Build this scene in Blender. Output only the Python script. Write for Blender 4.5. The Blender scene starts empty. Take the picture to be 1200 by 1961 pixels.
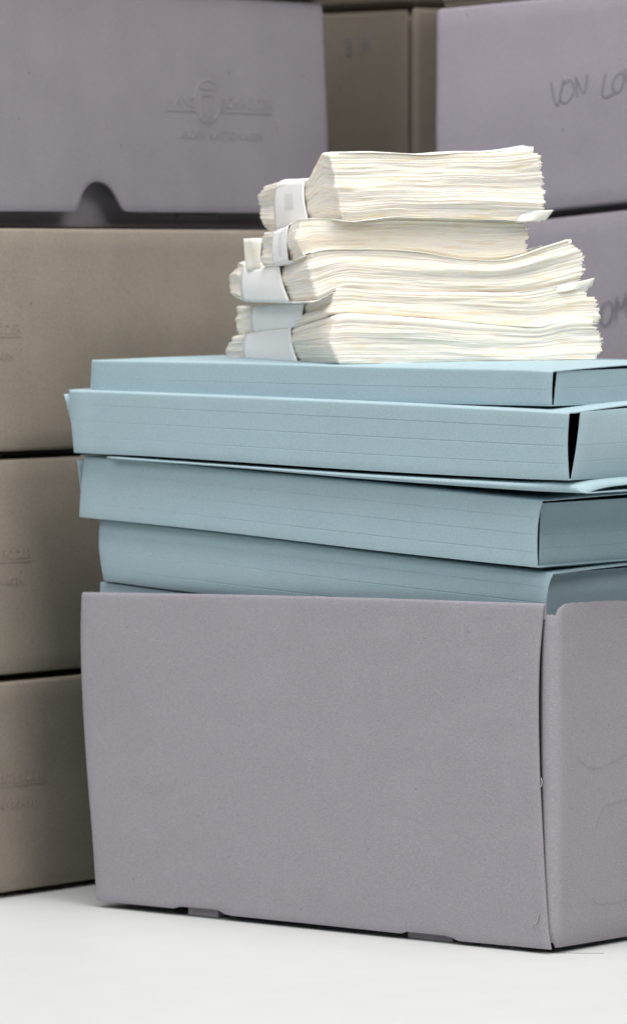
import bpy, math, random
import numpy as np
from mathutils import Vector, noise as mnoise

random.seed(7)
rng = np.random.default_rng(7)
S = bpy.context.scene
COL = S.collection

# ------------------------------------------------------------------ camera
F_PX, HOR, DIST = 9900.0, 500.0, 2.72          # focal length in photo pixels, horizon row, metres to the near box corner
CX, CY = 600.0, 980.5
pitch = math.atan((CY - HOR) / F_PX)
FWD = np.array([0, math.cos(pitch), -math.sin(pitch)])
UP = np.array([0, math.sin(pitch), math.cos(pitch)])
RT = np.array([1.0, 0, 0])


def ray(px, py):
    return FWD + RT * ((px - CX) / F_PX) + UP * ((CY - py) / F_PX)


_d = ray(1058, 1829)
CAM = np.array([0, -2.85, -_d[2] * DIST])       # the table top is z = 0
cam = bpy.data.cameras.new('camera')
cam.sensor_width = 36
cam.lens = F_PX / 1961 * 36
cam.clip_end = 100
cam.dof.use_dof = True
cam.dof.focus_distance = 2.76
cam.dof.aperture_fstop = 10.5
co = bpy.data.objects.new('camera', cam)
co.location = CAM
co.rotation_euler = (math.pi / 2 - pitch, 0, 0)
COL.objects.link(co)
S.camera = co

# ------------------------------------------------------------------ light (an indoor workroom: soft ceiling light and a window side)
w = bpy.data.worlds.new('World')
S.world = w
w.use_nodes = True
w.node_tree.nodes['Background'].inputs[0].default_value = (0.95, 0.97, 1.0, 1)
w.node_tree.nodes['Background'].inputs[1].default_value = 0.035


def area(name, loc, target, sx, sy, power, col):
    l = bpy.data.lights.new(name, 'AREA')
    l.shape = 'RECTANGLE'
    l.size, l.size_y, l.energy, l.color = sx, sy, power, col
    o = bpy.data.objects.new(name, l)
    o.location = loc
    o.rotation_euler = (Vector(target) - Vector(loc)).to_track_quat('-Z', 'Y').to_euler()
    COL.objects.link(o)


area('ceiling_light', (0.1, -0.48, 2.0), (0, -0.05, 0.2), 1.7, 1.1, 47, (1.0, 0.98, 0.95))
area('window_light', (1.45, -1.9, 1.95), (0.0, 0.0, 0.3), 1.6, 1.2, 36, (1.0, 0.985, 0.965))
area('left_fill_light', (-1.6, -2.0, 1.9), (0.0, 0.0, 0.3), 2.0, 1.2, 36, (0.955, 0.975, 1.0))  # fill lamp added at the left to lift the left-facing sides

S.view_settings.view_transform = 'Standard'
S.view_settings.look = 'None'
S.view_settings.exposure = 0.0
S.view_settings.gamma = 1.0


# ------------------------------------------------------------------ point helpers
def plane_pt(px, py, P0, n):
    d = ray(px, py)
    t = np.dot(np.asarray(P0) - CAM, n) / np.dot(d, n)
    return CAM + d * t


def table_pt(px, py, z=0.0):
    return plane_pt(px, py, (0, 0, z), np.array([0, 0, 1.0]))


def unit(v):
    v = np.asarray(v, float)
    return v / np.linalg.norm(v)


def flat(v):
    return unit([v[0], v[1], 0])


def yaw_dir(deg):
    return np.array([math.cos(math.radians(deg)), math.sin(math.radians(deg)), 0])


ZV = np.array([0, 0, 1.0])


def vnormal(d):
    """horizontal normal of a vertical plane along d, pointing to the camera"""
    n = np.array([d[1], -d[0], 0.0])
    return n if n[1] < 0 else -n


def crom(pts, n):
    """n+1 samples along a smooth curve through pts (by chord length)"""
    p = np.array(pts, float)
    if len(p) == 2:
        t = np.linspace(0, 1, n + 1)[:, None]
        return p[0] * (1 - t) + p[1] * t
    c = np.concatenate([[0], np.cumsum(np.linalg.norm(np.diff(p, axis=0), axis=1))])
    s = np.linspace(0, c[-1], n + 1)
    m = np.zeros_like(p)
    m[1:-1] = (p[2:] - p[:-2]) / (c[2:] - c[:-2])[:, None]
    m[0] = (p[1] - p[0]) / (c[1] - c[0])
    m[-1] = (p[-1] - p[-2]) / (c[-1] - c[-2])
    i = np.clip(np.searchsorted(c, s, side='right') - 1, 0, len(p) - 2)
    h = (c[i + 1] - c[i])[:, None]
    t = (s - c[i])[:, None] / h
    return ((2 * t**3 - 3 * t**2 + 1) * p[i] + (t**3 - 2 * t**2 + t) * h * m[i]
            + (-2 * t**3 + 3 * t**2) * p[i + 1] + (t**3 - t**2) * h * m[i + 1])


def poly(pts, n):
    """n+1 samples along a polyline, linear"""
    p = np.array(pts, float)
    c = np.concatenate([[0], np.cumsum(np.linalg.norm(np.diff(p, axis=0), axis=1))])
    s = np.linspace(0, c[-1], n + 1)
    return np.stack([np.interp(s, c, p[:, k]) for k in range(p.shape[1])], 1)


def coons(bot, top, left, right, vs=None):
    """grid [v][u] of points inside four edge curves"""
    nu, nv = len(bot) - 1, len(left) - 1
    u = np.linspace(0, 1, nu + 1)[None, :, None]
    v = np.linspace(0, 1, nv + 1)[:, None, None]
    B, T, L, R = bot[None], top[None], left[:, None], right[:, None]
    return ((1 - v) * B + v * T + (1 - u) * L + u * R
            - ((1 - u) * (1 - v) * bot[0] + u * (1 - v) * bot[-1] + (1 - u) * v * top[0] + u * v * top[-1]))


# ------------------------------------------------------------------ object helpers
def thing(name, label, cat, loc, group=None):
    o = bpy.data.objects.new(name, None)
    o.empty_display_size = 0.02
    o.location = loc
    o['label'] = label
    o['category'] = cat
    if group:
        o['group'] = group
    COL.objects.link(o)
    return o


def mesh_obj(name, verts, faces, mat, parent=None, smooth=True):
    verts = np.asarray(verts, float)
    if parent is not None:
        off = np.array(parent.location)
        if parent.parent:
            off = off + np.array(parent.parent.location)
        if parent.type == 'MESH':
            off = np.array(parent['origin'])
        verts = verts - off
    me = bpy.data.meshes.new(name)
    me.from_pydata([tuple(v) for v in verts], [], [tuple(f) for f in faces])
    if smooth:
        me.polygons.foreach_set('use_smooth', [True] * len(me.polygons))
    me.materials.append(mat)
    me.update()
    o = bpy.data.objects.new(name, me)
    COL.objects.link(o)
    if parent is not None:
        o.parent = parent
    return o


def grid_faces(nr, nc, close=False, base=0):
    f = []
    for r in range(nr - 1):
        for c in range(nc if close else nc - 1):
            d = (c + 1) % nc
            f.append((base + r * nc + c, base + r * nc + d, base + (r + 1) * nc + d, base + (r + 1) * nc + c))
    return f


def sheet(name, rows, mat, parent, thick, offset=-1, bevel=None):
    rows = np.asarray(rows)
    nr, nc = rows.shape[:2]
    o = mesh_obj(name, rows.reshape(-1, 3), grid_faces(nr, nc), mat, parent)
    m = o.modifiers.new('thickness', 'SOLIDIFY')
    m.thickness = thick
    m.offset = offset
    m.use_even_offset = False
    if bevel:
        b = o.modifiers.new('worn_edge', 'BEVEL')
        b.width = bevel
        b.segments = 2
        b.limit_method = 'ANGLE'
        b.angle_limit = math.radians(60)
    return o


def tube(name, pts, r, mat, parent=None, sides=6, squash=None):
    pts = np.asarray(pts, float)
    n = len(pts)
    V, Fc = [], []
    for i in range(n):
        t = unit(pts[min(i + 1, n - 1)] - pts[max(i - 1, 0)])
        a = np.cross(t, [0.3, 0.9, 0.2])
        a = unit(a)
        b = np.cross(t, a)
        rr = r * (0.55 if i in (0, n - 1) else 1)
        for k in range(sides):
            q = 2 * math.pi * k / sides
            V.append(pts[i] + rr * (math.cos(q) * a + math.sin(q) * b))
    Fc = grid_faces(n, sides, True)
    Fc.append(tuple(range(sides))[::-1])
    Fc.append(tuple((n - 1) * sides + k for k in range(sides)))
    return mesh_obj(name, V, Fc, mat, parent)


def ribbon(name, strokes, nrm, wdt, mat, parent):
    """flat pencil strokes lying just on a surface, all in one mesh"""
    V, Fc = [], []
    for pts in strokes:
        pts = np.asarray(pts, float)
        base = len(V)
        n = len(pts)
        for i in range(n):
            t = unit(pts[min(i + 1, n - 1)] - pts[max(i - 1, 0)])
            s = unit(np.cross(t, nrm))
            k = wdt * (0.75 + 0.5 * abs(math.sin(i * 1.7 + base)))
            V += [pts[i] - s * k / 2 + nrm * 0.00025, pts[i] + nrm * 0.00035, pts[i] + s * k / 2 + nrm * 0.00025]
        Fc += grid_faces(n, 3, False, base)
    return mesh_obj(name, V, Fc, mat, parent)


# ------------------------------------------------------------------ materials
def new_mat(name):
    m = bpy.data.materials.new(name)
    m.use_nodes = True
    nt = m.node_tree
    return m, nt, nt.nodes['Principled BSDF']


def card(name, col, grain=0.09, mottle=0.05, fine=1500, speck=0.0, bump=0.12, tint=(1, 1, 1), stretch=(1, 1, 1), rough=0.88):
    m, nt, p = new_mat(name)
    N = nt.nodes
    L = nt.links
    tc = N.new('ShaderNodeTexCoord')
    mp = N.new('ShaderNodeMapping')
    mp.inputs['Scale'].default_value = stretch
    L.new(tc.outputs['Object'], mp.inputs['Vector'])

    def noise(scale, det, rough):
        n = N.new('ShaderNodeTexNoise')
        n.inputs['Scale'].default_value = scale
        n.inputs['Detail'].default_value = det
        n.inputs['Roughness'].default_value = rough
        L.new(mp.outputs[0], n.inputs['Vector'])
        return n

    def rng_(sock, a, b, lo, hi):
        r = N.new('ShaderNodeMapRange')
        r.inputs[1].default_value, r.inputs[2].default_value = a, b
        r.inputs[3].default_value, r.inputs[4].default_value = lo, hi
        L.new(sock, r.inputs[0])
        return r.outputs[0]

    def mul(a, b):
        x = N.new('ShaderNodeMath')
        x.operation = 'MULTIPLY'
        L.new(a, x.inputs[0])
        L.new(b, x.inputs[1])
        return x.outputs[0]

    n1 = noise(fine, 3, 0.7)
    n2 = noise(28, 4, 0.55)
    f = mul(rng_(n1.outputs['Fac'], 0.3, 0.7, 1 - grain, 1 + grain), rng_(n2.outputs['Fac'], 0.3, 0.7, 1 - mottle, 1 + mottle))
    if speck:
        v = N.new('ShaderNodeTexVoronoi')
        v.inputs['Scale'].default_value = 52
        L.new(mp.outputs[0], v.inputs['Vector'])
        r = N.new('ShaderNodeMapRange')
        r.inputs[1].default_value, r.inputs[2].default_value = 0.028, 0.05
        r.inputs[3].default_value, r.inputs[4].default_value = 1 - speck, 1
        L.new(v.outputs['Distance'], r.inputs[0])
        f = mul(f, r.outputs[0])
    # faint hue drift between fibres
    n3 = noise(fine * 0.55, 2, 0.6)
    mx = N.new('ShaderNodeMix')
    mx.data_type = 'RGBA'
    mx.inputs[6].default_value = (*col, 1)
    mx.inputs[7].default_value = (*[c * t for c, t in zip(col, tint)], 1)
    L.new(rng_(n3.outputs['Fac'], 0.35, 0.65, 0, 1), mx.inputs[0])
    vm = N.new('ShaderNodeVectorMath')
    vm.operation = 'SCALE'
    L.new(mx.outputs[2], vm.inputs[0])
    L.new(f, vm.inputs['Scale'])
    L.new(vm.outputs[0], p.inputs['Base Color'])
    p.inputs['Roughness'].default_value = rough
    p.inputs['Specular IOR Level'].default_value = 0.25
    b = N.new('ShaderNodeBump')
    b.inputs['Strength'].default_value = bump
    b.inputs['Distance'].default_value = 0.0006
    L.new(n1.outputs['Fac'], b.inputs['Height'])
    L.new(b.outputs[0], p.inputs['Normal'])
    return m


GREY = card('lilac_grey_board', (0.318, 0.307, 0.350), 0.15, 0.025, 820, 0.3, 0.15, (1.05, 1.0, 0.96), (1, 1, 1.9))
LILAC = card('lilac_board', (0.240, 0.222, 0.260), 0.12, 0.05, 1200, 0.35, 0.12, (1.05, 1.0, 0.97))
TAUPE = card('taupe_board', (0.262, 0.236, 0.199), 0.16, 0.05, 800, 0.6, 0.12, (1.06, 1.0, 0.95))
BLUE = card('blue_folder_card', (0.350, 0.458, 0.500), 0.085, 0.025, 1000, 0.0, 0.06, (0.96, 1.0, 1.03))
TABLE = card('white_tabletop', (0.61, 0.622, 0.617), 0.015, 0.02, 700, 0.0, 0.02, (1.0, 1.0, 1.0), rough=0.45)
BAND = card('white_paper_band', (0.92, 0.915, 0.905), 0.02, 0.03, 900, 0.0, 0.05)
PENCIL = card('pencil_mark', (0.135, 0.125, 0.148), 0.2, 0.1, 900, 0.0, 0.0)
PENCIL2 = card('faint_pencil_mark', (0.280, 0.270, 0.308), 0.2, 0.1, 900, 0.0, 0.0)
DARKFIB = card('dark_thread', (0.06, 0.055, 0.05), 0.1, 0.1, 900, 0.0, 0.0)
LINT = card('pale_fibre', (0.42, 0.40, 0.41), 0.1, 0.1, 900, 0.0, 0.0)

GREYINK = card('grey_print', (0.79, 0.79, 0.795), 0.1, 0.1, 900, 0.0, 0.0)


def tissue_mat():
    m, nt, p = new_mat('cream_tissue')
    N, L = nt.nodes, nt.links
    out = N['Material Output']
    tc = N.new('ShaderNodeTexCoord')
    mp = N.new('ShaderNodeMapping')
    mp.inputs['Scale'].default_value = (1, 1, 7)
    L.new(tc.outputs['Object'], mp.inputs['Vector'])
    n = N.new('ShaderNodeTexNoise')
    n.inputs['Scale'].default_value = 60
    n.inputs['Detail'].default_value = 5
    L.new(mp.outputs[0], n.inputs['Vector'])
    cr = N.new('ShaderNodeValToRGB')
    cr.color_ramp.elements[0].position = 0.30
    cr.color_ramp.elements[0].color = (0.845, 0.745, 0.60, 1)  # tan streaks paint in the amber light between the folds
    cr.color_ramp.elements[1].position = 0.46
    cr.color_ramp.elements[1].color = (0.90, 0.845, 0.758, 1)
    L.new(n.outputs['Fac'], cr.inputs[0])
    L.new(cr.outputs[0], p.inputs['Base Color'])
    p.inputs['Roughness'].default_value = 0.95
    p.inputs['Specular IOR Level'].default_value = 0.1
    p.inputs['Subsurface Weight'].default_value = 0.8
    p.inputs['Subsurface Radius'].default_value = (1.0, 0.72, 0.42)
    p.inputs['Subsurface Scale'].default_value = 0.0014
    return m


TISSUE = tissue_mat()
WHITE_TISSUE = card('white_tissue', (0.92, 0.91, 0.87), 0.02, 0.02, 900, 0.0, 0.05)

# ------------------------------------------------------------------ the table
tv = [(-1.3, -1.1, 0), (1.3, -1.1, 0), (1.3, 1.5, 0), (-1.3, 1.5, 0), (-1.3, -1.1, -0.04), (1.3, -1.1, -0.04), (1.3, 1.5, -0.04), (-1.3, 1.5, -0.04)]
tb = mesh_obj('tabletop', tv, [(0, 1, 2, 3), (7, 6, 5, 4), (0, 4, 5, 1), (1, 5, 6, 2), (2, 6, 7, 3), (3, 7, 4, 0)], TABLE, None, False)
tb['kind'] = 'structure'
bv = tb.modifiers.new('edge', 'BEVEL')
bv.width = 0.003

# ------------------------------------------------------------------ directions of the front box
A0 = table_pt(1058, 1829)
DA = flat(table_pt(190, 1738) - A0)              # to the left and back
DB = vnormal(DA) * -1                            # to the right and back (square corner)
NF = vnormal(DA)                                 # front face normal
NS = vnormal(DB)                                 # side face normal
BOX_D = 0.255


def fold_rows(grid_px, P0, n, r=0.0, arc=90, tail=0.0, bulge=None, ntail=3, narc=6):
    """rows of world points of a face (bottom to top) that folds over inward at its top edge"""
    nr, nc = grid_px.shape[:2]
    rows = np.zeros((nr, nc, 3))
    for i in range(nr):
        for j in range(nc):
            rows[i, j] = plane_pt(grid_px[i, j, 0], grid_px[i, j, 1], P0, n)
            if bulge is not None:
                rows[i, j] += n * bulge(j / (nc - 1), i / (nr - 1))
    rows = list(rows)
    if r > 0:
        top = rows[-1] - ZV * r
        while len(rows) > 1 and np.mean(rows[-1][:, 2] - top[:, 2]) > -1e-6 and np.mean(rows[-1][:, 2]) > np.mean(top[:, 2]) - 1e-5:
            rows.pop()
        rows.append(top)
        for k in range(1, narc + 1):
            q = math.radians(arc) * k / narc
            rows.append(top + ZV * r * math.sin(q) - n * r * (1 - math.cos(q)))
        if tail:
            q = math.radians(arc)
            d = ZV * math.cos(q) - n * math.sin(q)
            for k in range(1, ntail + 1):
                rows.append(rows[-1] + d * tail / ntail)
    return np.array(rows)


# ------------------------------------------------------------------ the open grey box in front
front_box = thing('archive_box', 'open lilac grey box at the front of the table, packed with blue folders', 'box', tuple(A0))


def fb_front():
    top = crom([(158, 1134), (400, 1138), (700, 1145), (1040, 1156)], 60)
    bot = poly([(185, 1725), (337, 1740.5), (341, 1736), (415, 1742), (433, 1753), (560, 1766), (740, 1785), (770, 1788.5), (773, 1784), (861, 1793),
                (872, 1802), (1000, 1814), (1053, 1819)], 240)
    bot = bot[::4]
    left = crom([(185, 1725), (176, 1590), (166, 1461), (157.5, 1300), (156, 1200), (158, 1134)], 40)
    right = crom([(1053, 1819), (1048, 1790), (1041, 1682), (1035, 1557), (1031.5, 1473), (1029.5, 1373), (1031, 1265), (1037, 1190), (1040, 1156)], 40)
    g = coons(bot, top, left, right)
    rows = fold_rows(g, A0, NF, 0.0017, 180, 0.007, lambda u, v: 0.0012 * math.sin(u * 3) * math.sin(v * 3.1) + 0.0008 * math.sin(u * 7 + v * 2) * v)
    return sheet('front_panel', rows, GREY, front_box, 0.0016, -1, 0.0004)


front_panel = fb_front()


def fb_side():
    """right panel with its rounded corner and the tuck flap that runs behind the front panel"""
    r = 0.0065
    plan = []
    # the flap slants inward behind the front panel, then turns the corner into the side panel
    d1 = r + 0.0022
    c = A0 + DB * d1 + DA * r
    qm = math.radians(124)
    tan = DA * math.sin(qm) - DB * math.cos(qm)
    p0 = c - DA * r * math.cos(qm) - DB * r * math.sin(qm)
    for s in np.linspace(0.022, 0.002, 7):
        plan.append((p0 + tan * s, 't'))
    for k in range(0, 13):
        q = qm * (1 - k / 12)
        plan.append((c - DA * r * math.cos(q) - DB * r * math.sin(q), 't' if k < 9 else 'p'))
    for s in np.concatenate([np.linspace(d1 + 0.002, 0.030, 14), np.linspace(0.036, BOX_D, 24)]):
        plan.append((A0 + DB * s, 'p'))
    P = np.array([p[0] for p in plan])
    # heights read at the corner and at the right edge of the view
    n = NS
    zb0 = plane_pt(1060, 1818, A0, n)[2]
    zb1 = plane_pt(1200, 1795, A0, n)[2]
    pr = plane_pt(1200, 1795, A0, n)
    s1 = np.dot(pr - A0, DB)
    prof = [(1069, 1179), (1070.5, 1170), (1074, 1163), (1080, 1158.5), (1090, 1155.5), (1110, 1153.5), (1150, 1151.5), (1200, 1149.5)]
    ps, pz = [], []
    for x, y in prof:
        q = plane_pt(x, y, A0, n)
        ps.append(np.dot(q - A0, DB))
        pz.append(q[2])
    ztuck = plane_pt(1058, 1179, A0, NF)[2]
    nv = 26
    rows = np.zeros((nv + 1, len(P), 3))
    for j, p in enumerate(P):
        s = np.dot(p - A0, DB)
        onp = plan[j][1] == 'p'
        zb = zb0 + (zb1 - zb0) * max(0, min(1, s / s1))
        if s <= ps[0] or not onp:
            zt = ztuck + 0.0004 * math.sin(j * 2.1)
            if not onp:
                zb += 0.0026
        else:
            zt = np.interp(s, ps + [BOX_D], pz + [pz[-1] - 0.004]) + 0.0002 * math.sin(j * 1.3)
        for i in range(nv + 1):
            v = i / nv
            off = 0.0
            if onp:
                off = 0.0022 * math.sin(math.pi * v) * min(1, s / 0.08)
            # the bottom edge rolls under, the top edge leans in a little
            roll = 0.0016 * max(0, (0.03 - v) / 0.03) ** 2
            base = p + NS * (off - roll)
            rows[i, j] = (base[0], base[1], zb + (zt - zb) * v)
    return sheet('side_panel', rows, GREY, front_box, 0.0016, -1, 0.0004)


side_panel = fb_side()
Lb = plane_pt(185, 1725, A0, NF)
LEN_A = np.dot(Lb - A0, DA)


def slab(name, P, ex, ey, ez, mat, parent, bevel=0.0006):
    P, ex, ey, ez = map(np.asarray, (P, ex, ey, ez))
    V = [P, P + ex, P + ex + ey, P + ey, P + ez, P + ex + ez, P + ex + ey + ez, P + ey + ez]
    Fs = [(0, 3, 2, 1), (4, 5, 6, 7), (0, 1, 5, 4), (1, 2, 6, 5), (2, 3, 7, 6), (3, 0, 4, 7)]
    if np.dot(np.cross(ex, ey), ez) < 0:
        Fs = [f[::-1] for f in Fs]
    o = mesh_obj(name, V, Fs, mat, parent, False)
    if bevel:
        b = o.modifiers.new('edge', 'BEVEL')
        b.width = bevel
        b.segments = 2
    return o


# left, back and bottom panels, and the tabs under the front edge that the box stands on
slab('side_panel', A0 + DA * (LEN_A - 0.004) + DB * 0.003 + ZV * 0.004, DA * 0.0018, DB * (BOX_D - 0.006), ZV * 0.163, GREY, front_box)
slab('back_panel', A0 + DA * 0.004 + DB * (BOX_D - 0.003) + ZV * 0.004, DA * (LEN_A - 0.004), DB * 0.0018, ZV * 0.160, GREY, front_box)
slab('bottom_panel', A0 + DA * 0.024 + DB * 0.024 + ZV * 0.0030, DA * (LEN_A - 0.034), DB * (BOX_D - 0.036), ZV * 0.002, GREY, front_box)
for (xa, ya), (xb, yb), h in (((360, 1738), (418, 1744), 0.0045), ((780, 1786), (866, 1795), 0.0052)):
    q = A0 - NF * 0.0055
    pa, pb = plane_pt(xa, ya, q, NF), plane_pt(xb, yb, q, NF)
    V = []
    for P_, zz in ((pa, 0.0003), (pb, 0.0003)):
        for off in (0, 0.006):
            V.append((P_ - NF * off) * (1, 1, 0) + ZV * zz + NF * (0.0003 if off == 0 else 0))
            V.append((P_ - NF * off) * (1, 1, 0) + ZV * (P_[2] + 0.003))
    o = mesh_obj('tab', V, [(0, 1, 5, 4), (2, 6, 7, 3), (0, 2, 3, 1), (4, 5, 7, 6), (1, 3, 7, 5), (0, 4, 6, 2)], GREY, front_box, False)
    b = o.modifiers.new('edge', 'BEVEL')
    b.width = 0.0004
# back corner feet of the same kind
for s, t in ((0.03, BOX_D - 0.012), (LEN_A - 0.07, BOX_D - 0.012)):
    slab('tab', A0 + DA * s + DB * t + ZV * 0.0003, DA * 0.03, DB * 0.006, ZV * 0.005, GREY, front_box, 0.0004)

# the crumpled little pocket at the bottom corner, torn fibres and pencil scribbles
pc = [plane_pt(x, y, A0 + NF * 0.0005, NF) for x, y in ((1050, 1790), (1055, 1801), (1064, 1803), (1059, 1815), (1053, 1812))]
fib = [[(1031, 1747), (1029, 1755), (1027, 1764), (1024, 1771)], [(1026, 1766), (1020, 1769), (1018, 1772)], [(1035, 1490), (1037, 1499), (1034, 1508)]]
for k, st in enumerate(fib):
    pts = crom([plane_pt(x, y, A0 + NF * (0.0012 if k < 2 else 0.0016), NF) for x, y in st], 8)
    tube('fibre', pts, 0.0003, LINT, front_box, 5)
for st in ([(830, 1322), (838, 1325), (846, 1333), (851, 1338)], [(932, 1522), (938, 1526), (944, 1531), (948, 1538)], [(938, 1528), (934, 1532)],
           [(1003, 1300), (985, 1293)], [(975, 1364), (985, 1358)]):
    pts = crom([plane_pt(x, y, A0 + NF * 0.0018, NF) for x, y in st], 6)
    tube('fibre', pts, 0.00009, LINT, front_box, 5)


def side_surf(x, y):
    q = plane_pt(x, y, A0, NS)
    s = np.dot(q - A0, DB)
    v = (q[2] - 0.003) / 0.18
    return q + NS * (0.0022 * math.sin(math.pi * max(0, min(1, v))) * min(1, s / 0.08) + 0.00015)


scr = [crom([side_surf(*p) for p in st], 24) for st in (
    [(1100, 1448), (1112, 1462), (1128, 1471), (1150, 1468), (1175, 1455), (1200, 1440)],
    [(1136, 1600), (1140, 1570), (1152, 1546), (1172, 1537), (1200, 1531)],
    [(1132, 1720), (1138, 1729), (1152, 1732), (1175, 1729), (1200, 1722)])]
for st in scr:
    ribbon('pencil_scribble', [st], NS, 0.00015, PENCIL2, front_box)

# ------------------------------------------------------------------ blue folders
FG = 'blue card folders piled in the open box'


def folder(label, off, top, bot, left, right, scores, flap=None, flap_off=0.0, left_flap=0.0, bow=0.004, r=0.0013, depth=0.235, nu=40, side_scores=(),
           bulge=None, flap_bulge=0.0, hide=0.0):
    """one folded card folder: spine (front), cover, base, right and left side flaps, back flap
       off: metres behind the front of the grey box"""
    P0 = A0 - NF * off
    # sample the height so that each score has its own groove rows
    vs = set(np.linspace(0, 1, 9))
    for s in scores:
        vs |= {round(s + k, 4) for k in (-0.03, -0.016, -0.007, 0, 0.007, 0.016, 0.03)}
    vs = np.array(sorted(vs))
    fine = 1000
    tb_, bb_ = crom(top, nu), crom(bot, nu)
    lf, rf = crom(left, fine), crom(right, fine)
    g = coons(bb_, tb_, lf, rf)
    g = g[np.clip((vs * fine).round().astype(int), 0, fine)]

    def bl(u, v):
        k = int(round(v * (len(vs) - 1)))
        vv = vs[min(k, len(vs) - 1)]
        q = bulge(u, vv) if bulge else 0.0
        if any(abs(vv - s) < 1e-6 for s in scores) and 0.02 < u < 0.985:
            q -= 0.00026 * min(1.0, 0.3 + 1.2 * u)
        return q
    rows = fold_rows(g, P0, NF, r, 90, 0.003, bl, 1)
    BR, BL, TR, TL = rows[0][-1], rows[0][0], rows[-1][-1], rows[-1][0]
    t = thing('folder', label, 'folder', tuple(BR), FG)
    th = 0.0006
    sheet('spine', rows, BLUE, t, th, -1, 0.00015)
    nd = 14
    front_edge = rows[-1]
    bot_edge = rows[0]
    cov = np.zeros((nd + 1, nu + 1, 3))
    bas = np.zeros((nd + 1, nu + 1, 3))
    for i in range(nd + 1):
        v = (i / nd) ** 1.6
        for j in range(nu + 1):
            u = j / nu
            cov[i, j] = front_edge[j] + DB * depth * v + ZV * (bow * math.sin(math.pi * min(1, v * 1.1)) * (0.35 + 0.65 * u)) + DA * ((left_flap + 0.0006) * min(1, v / 0.012) * max(0, 1 - u * 3) if left_flap else 0)
            bas[i, j] = bot_edge[j] + DB * (0.0008 + depth * v)
    sheet('cover', cov, BLUE, t, th, -1)
    sheet('base', bas[:, ::-1], BLUE, t, th, -1)
    # right side flap
    if flap:
        q0 = BR + NS * (-flap_off)
        (x0, y0), (x1, y1), (x2, y2), (x3, y3) = flap      # bottom left, bottom right, top right, top left (pixels)
        p = [plane_pt(x, y, q0, NS) for x, y in flap]
        ext = depth / max(0.02, np.dot(p[1] - p[0], DB))
        p[1] = p[0] + (p[1] - p[0]) * ext
        p[2] = p[3] + (p[2] - p[3]) * ext
        p[2] = np.array([p[1][0], p[1][1], max(p[2][2], p[1][2] + 0.006)])
        vs2 = set(np.linspace(0, 1, 11))
        for s in side_scores:
            vs2 |= {round(s + k, 4) for k in (-0.03, -0.016, -0.007, 0, 0.007, 0.016, 0.03)}
        vs2 = sorted(vs2)
        rr = []
        for v in vs2:
            row = []
            for u in np.linspace(0, 1, 25):
                q = (p[0] * (1 - u) + p[1] * u) * (1 - v) + (p[3] * (1 - u) + p[2] * u) * v
                q = q + NS * flap_bulge * math.sin(math.pi * v) * min(1, 0.3 + u * 3)
                if any(abs(v - s) < 1e-6 for s in side_scores):
                    q = q - NS * 0.00014
                row.append(q)
            rr.append(row)
        # rolled top edge
        rr = np.array(rr)
        last = rr[-1]
        rr = np.concatenate([rr, [last + ZV * 0.0001 - NS * 0.0005], [last - NS * 0.0014], [last - ZV * 0.0006 - NS * 0.007]])
        sheet('side_flap', rr, BLUE, t, th, -1, 0.00012)
    # left side flap, leaning out at its top on some folders
    lr = np.zeros((8, 14, 3))
    for i in range(8):
        v = i / 7
        for j in range(14):
            s = (0.004 if left_flap else 0.001) + (depth - 0.006) * j / 13
            lr[i, j] = (BL - ZV * 0.0) * (1 - v) + (TL - DB * (r + 0.003) - ZV * 0.0025) * v + DB * s + DA * (left_flap * v - 0.0012 * (left_flap == 0))
    sheet('side_flap', lr[:, ::-1], BLUE, t, th, -1)
    bk = np.zeros((4, nu + 1, 3))
    for i in range(4):
        v = i / 3
        bk[i] = (bot_edge * (1 - v) + (front_edge - ZV * 0.002) * v) + DB * (depth - 0.002)
    sheet('back_flap', bk[:, ::-1], BLUE, t, th, -1)
    return t, rows, P0


# from the bottom of the pile upwards
folder('lowest blue folder, only a sliver showing above the left rim of the grey box', 0.012,
       [(192, 1114), (420, 1143), (1046, 1225)], [(190, 1600), (1050, 1700)], [(190, 1600), (191, 1200), (192, 1114)], [(1050, 1700), (1046, 1225)], (), bow=0.0, depth=0.215)
folder('blue folder sunk into the grey box, its slanting top just under the pile', 0.010,
       [(192, 994), (450, 1024), (700, 1056), (900, 1080), (1056, 1098)], [(199, 1112), (300, 1126), (700, 1174), (1046, 1214)],
       [(199, 1112), (196, 1075), (193, 1040), (192, 994)], [(1046, 1214), (1048, 1170), (1050, 1130), (1056, 1098)], (0.2, 0.5, 0.76),
       flap=[(1036, 1213), (1200, 1200), (1200, 1086.5), (1040, 1100)], flap_off=0.0065, side_scores=(0.22,), bow=0.002, depth=0.22,
       bulge=lambda u, v: 0.0016 * math.sin(math.pi * v), flap_bulge=0.001)
folder('tilted blue folder third down, narrow dark slit at its front corner', 0.002,
       [(162, 873), (220, 877), (450, 900), (700, 923), (900, 944), (1037, 958)], [(152, 990), (400, 1016), (700, 1052), (900, 1074), (1028, 1087)],
       [(152, 990), (155, 940), (162, 873)], [(1028, 1087), (1027, 1040), (1029, 1000), (1037, 958)], (0.22, 0.48, 0.73),
       flap=[(1031, 1088), (1200, 1077), (1200, 954), (1035, 964)], flap_off=0.004, left_flap=0.0092, side_scores=(0.3, 0.52), bow=0.0012, flap_bulge=0.0)


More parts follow.
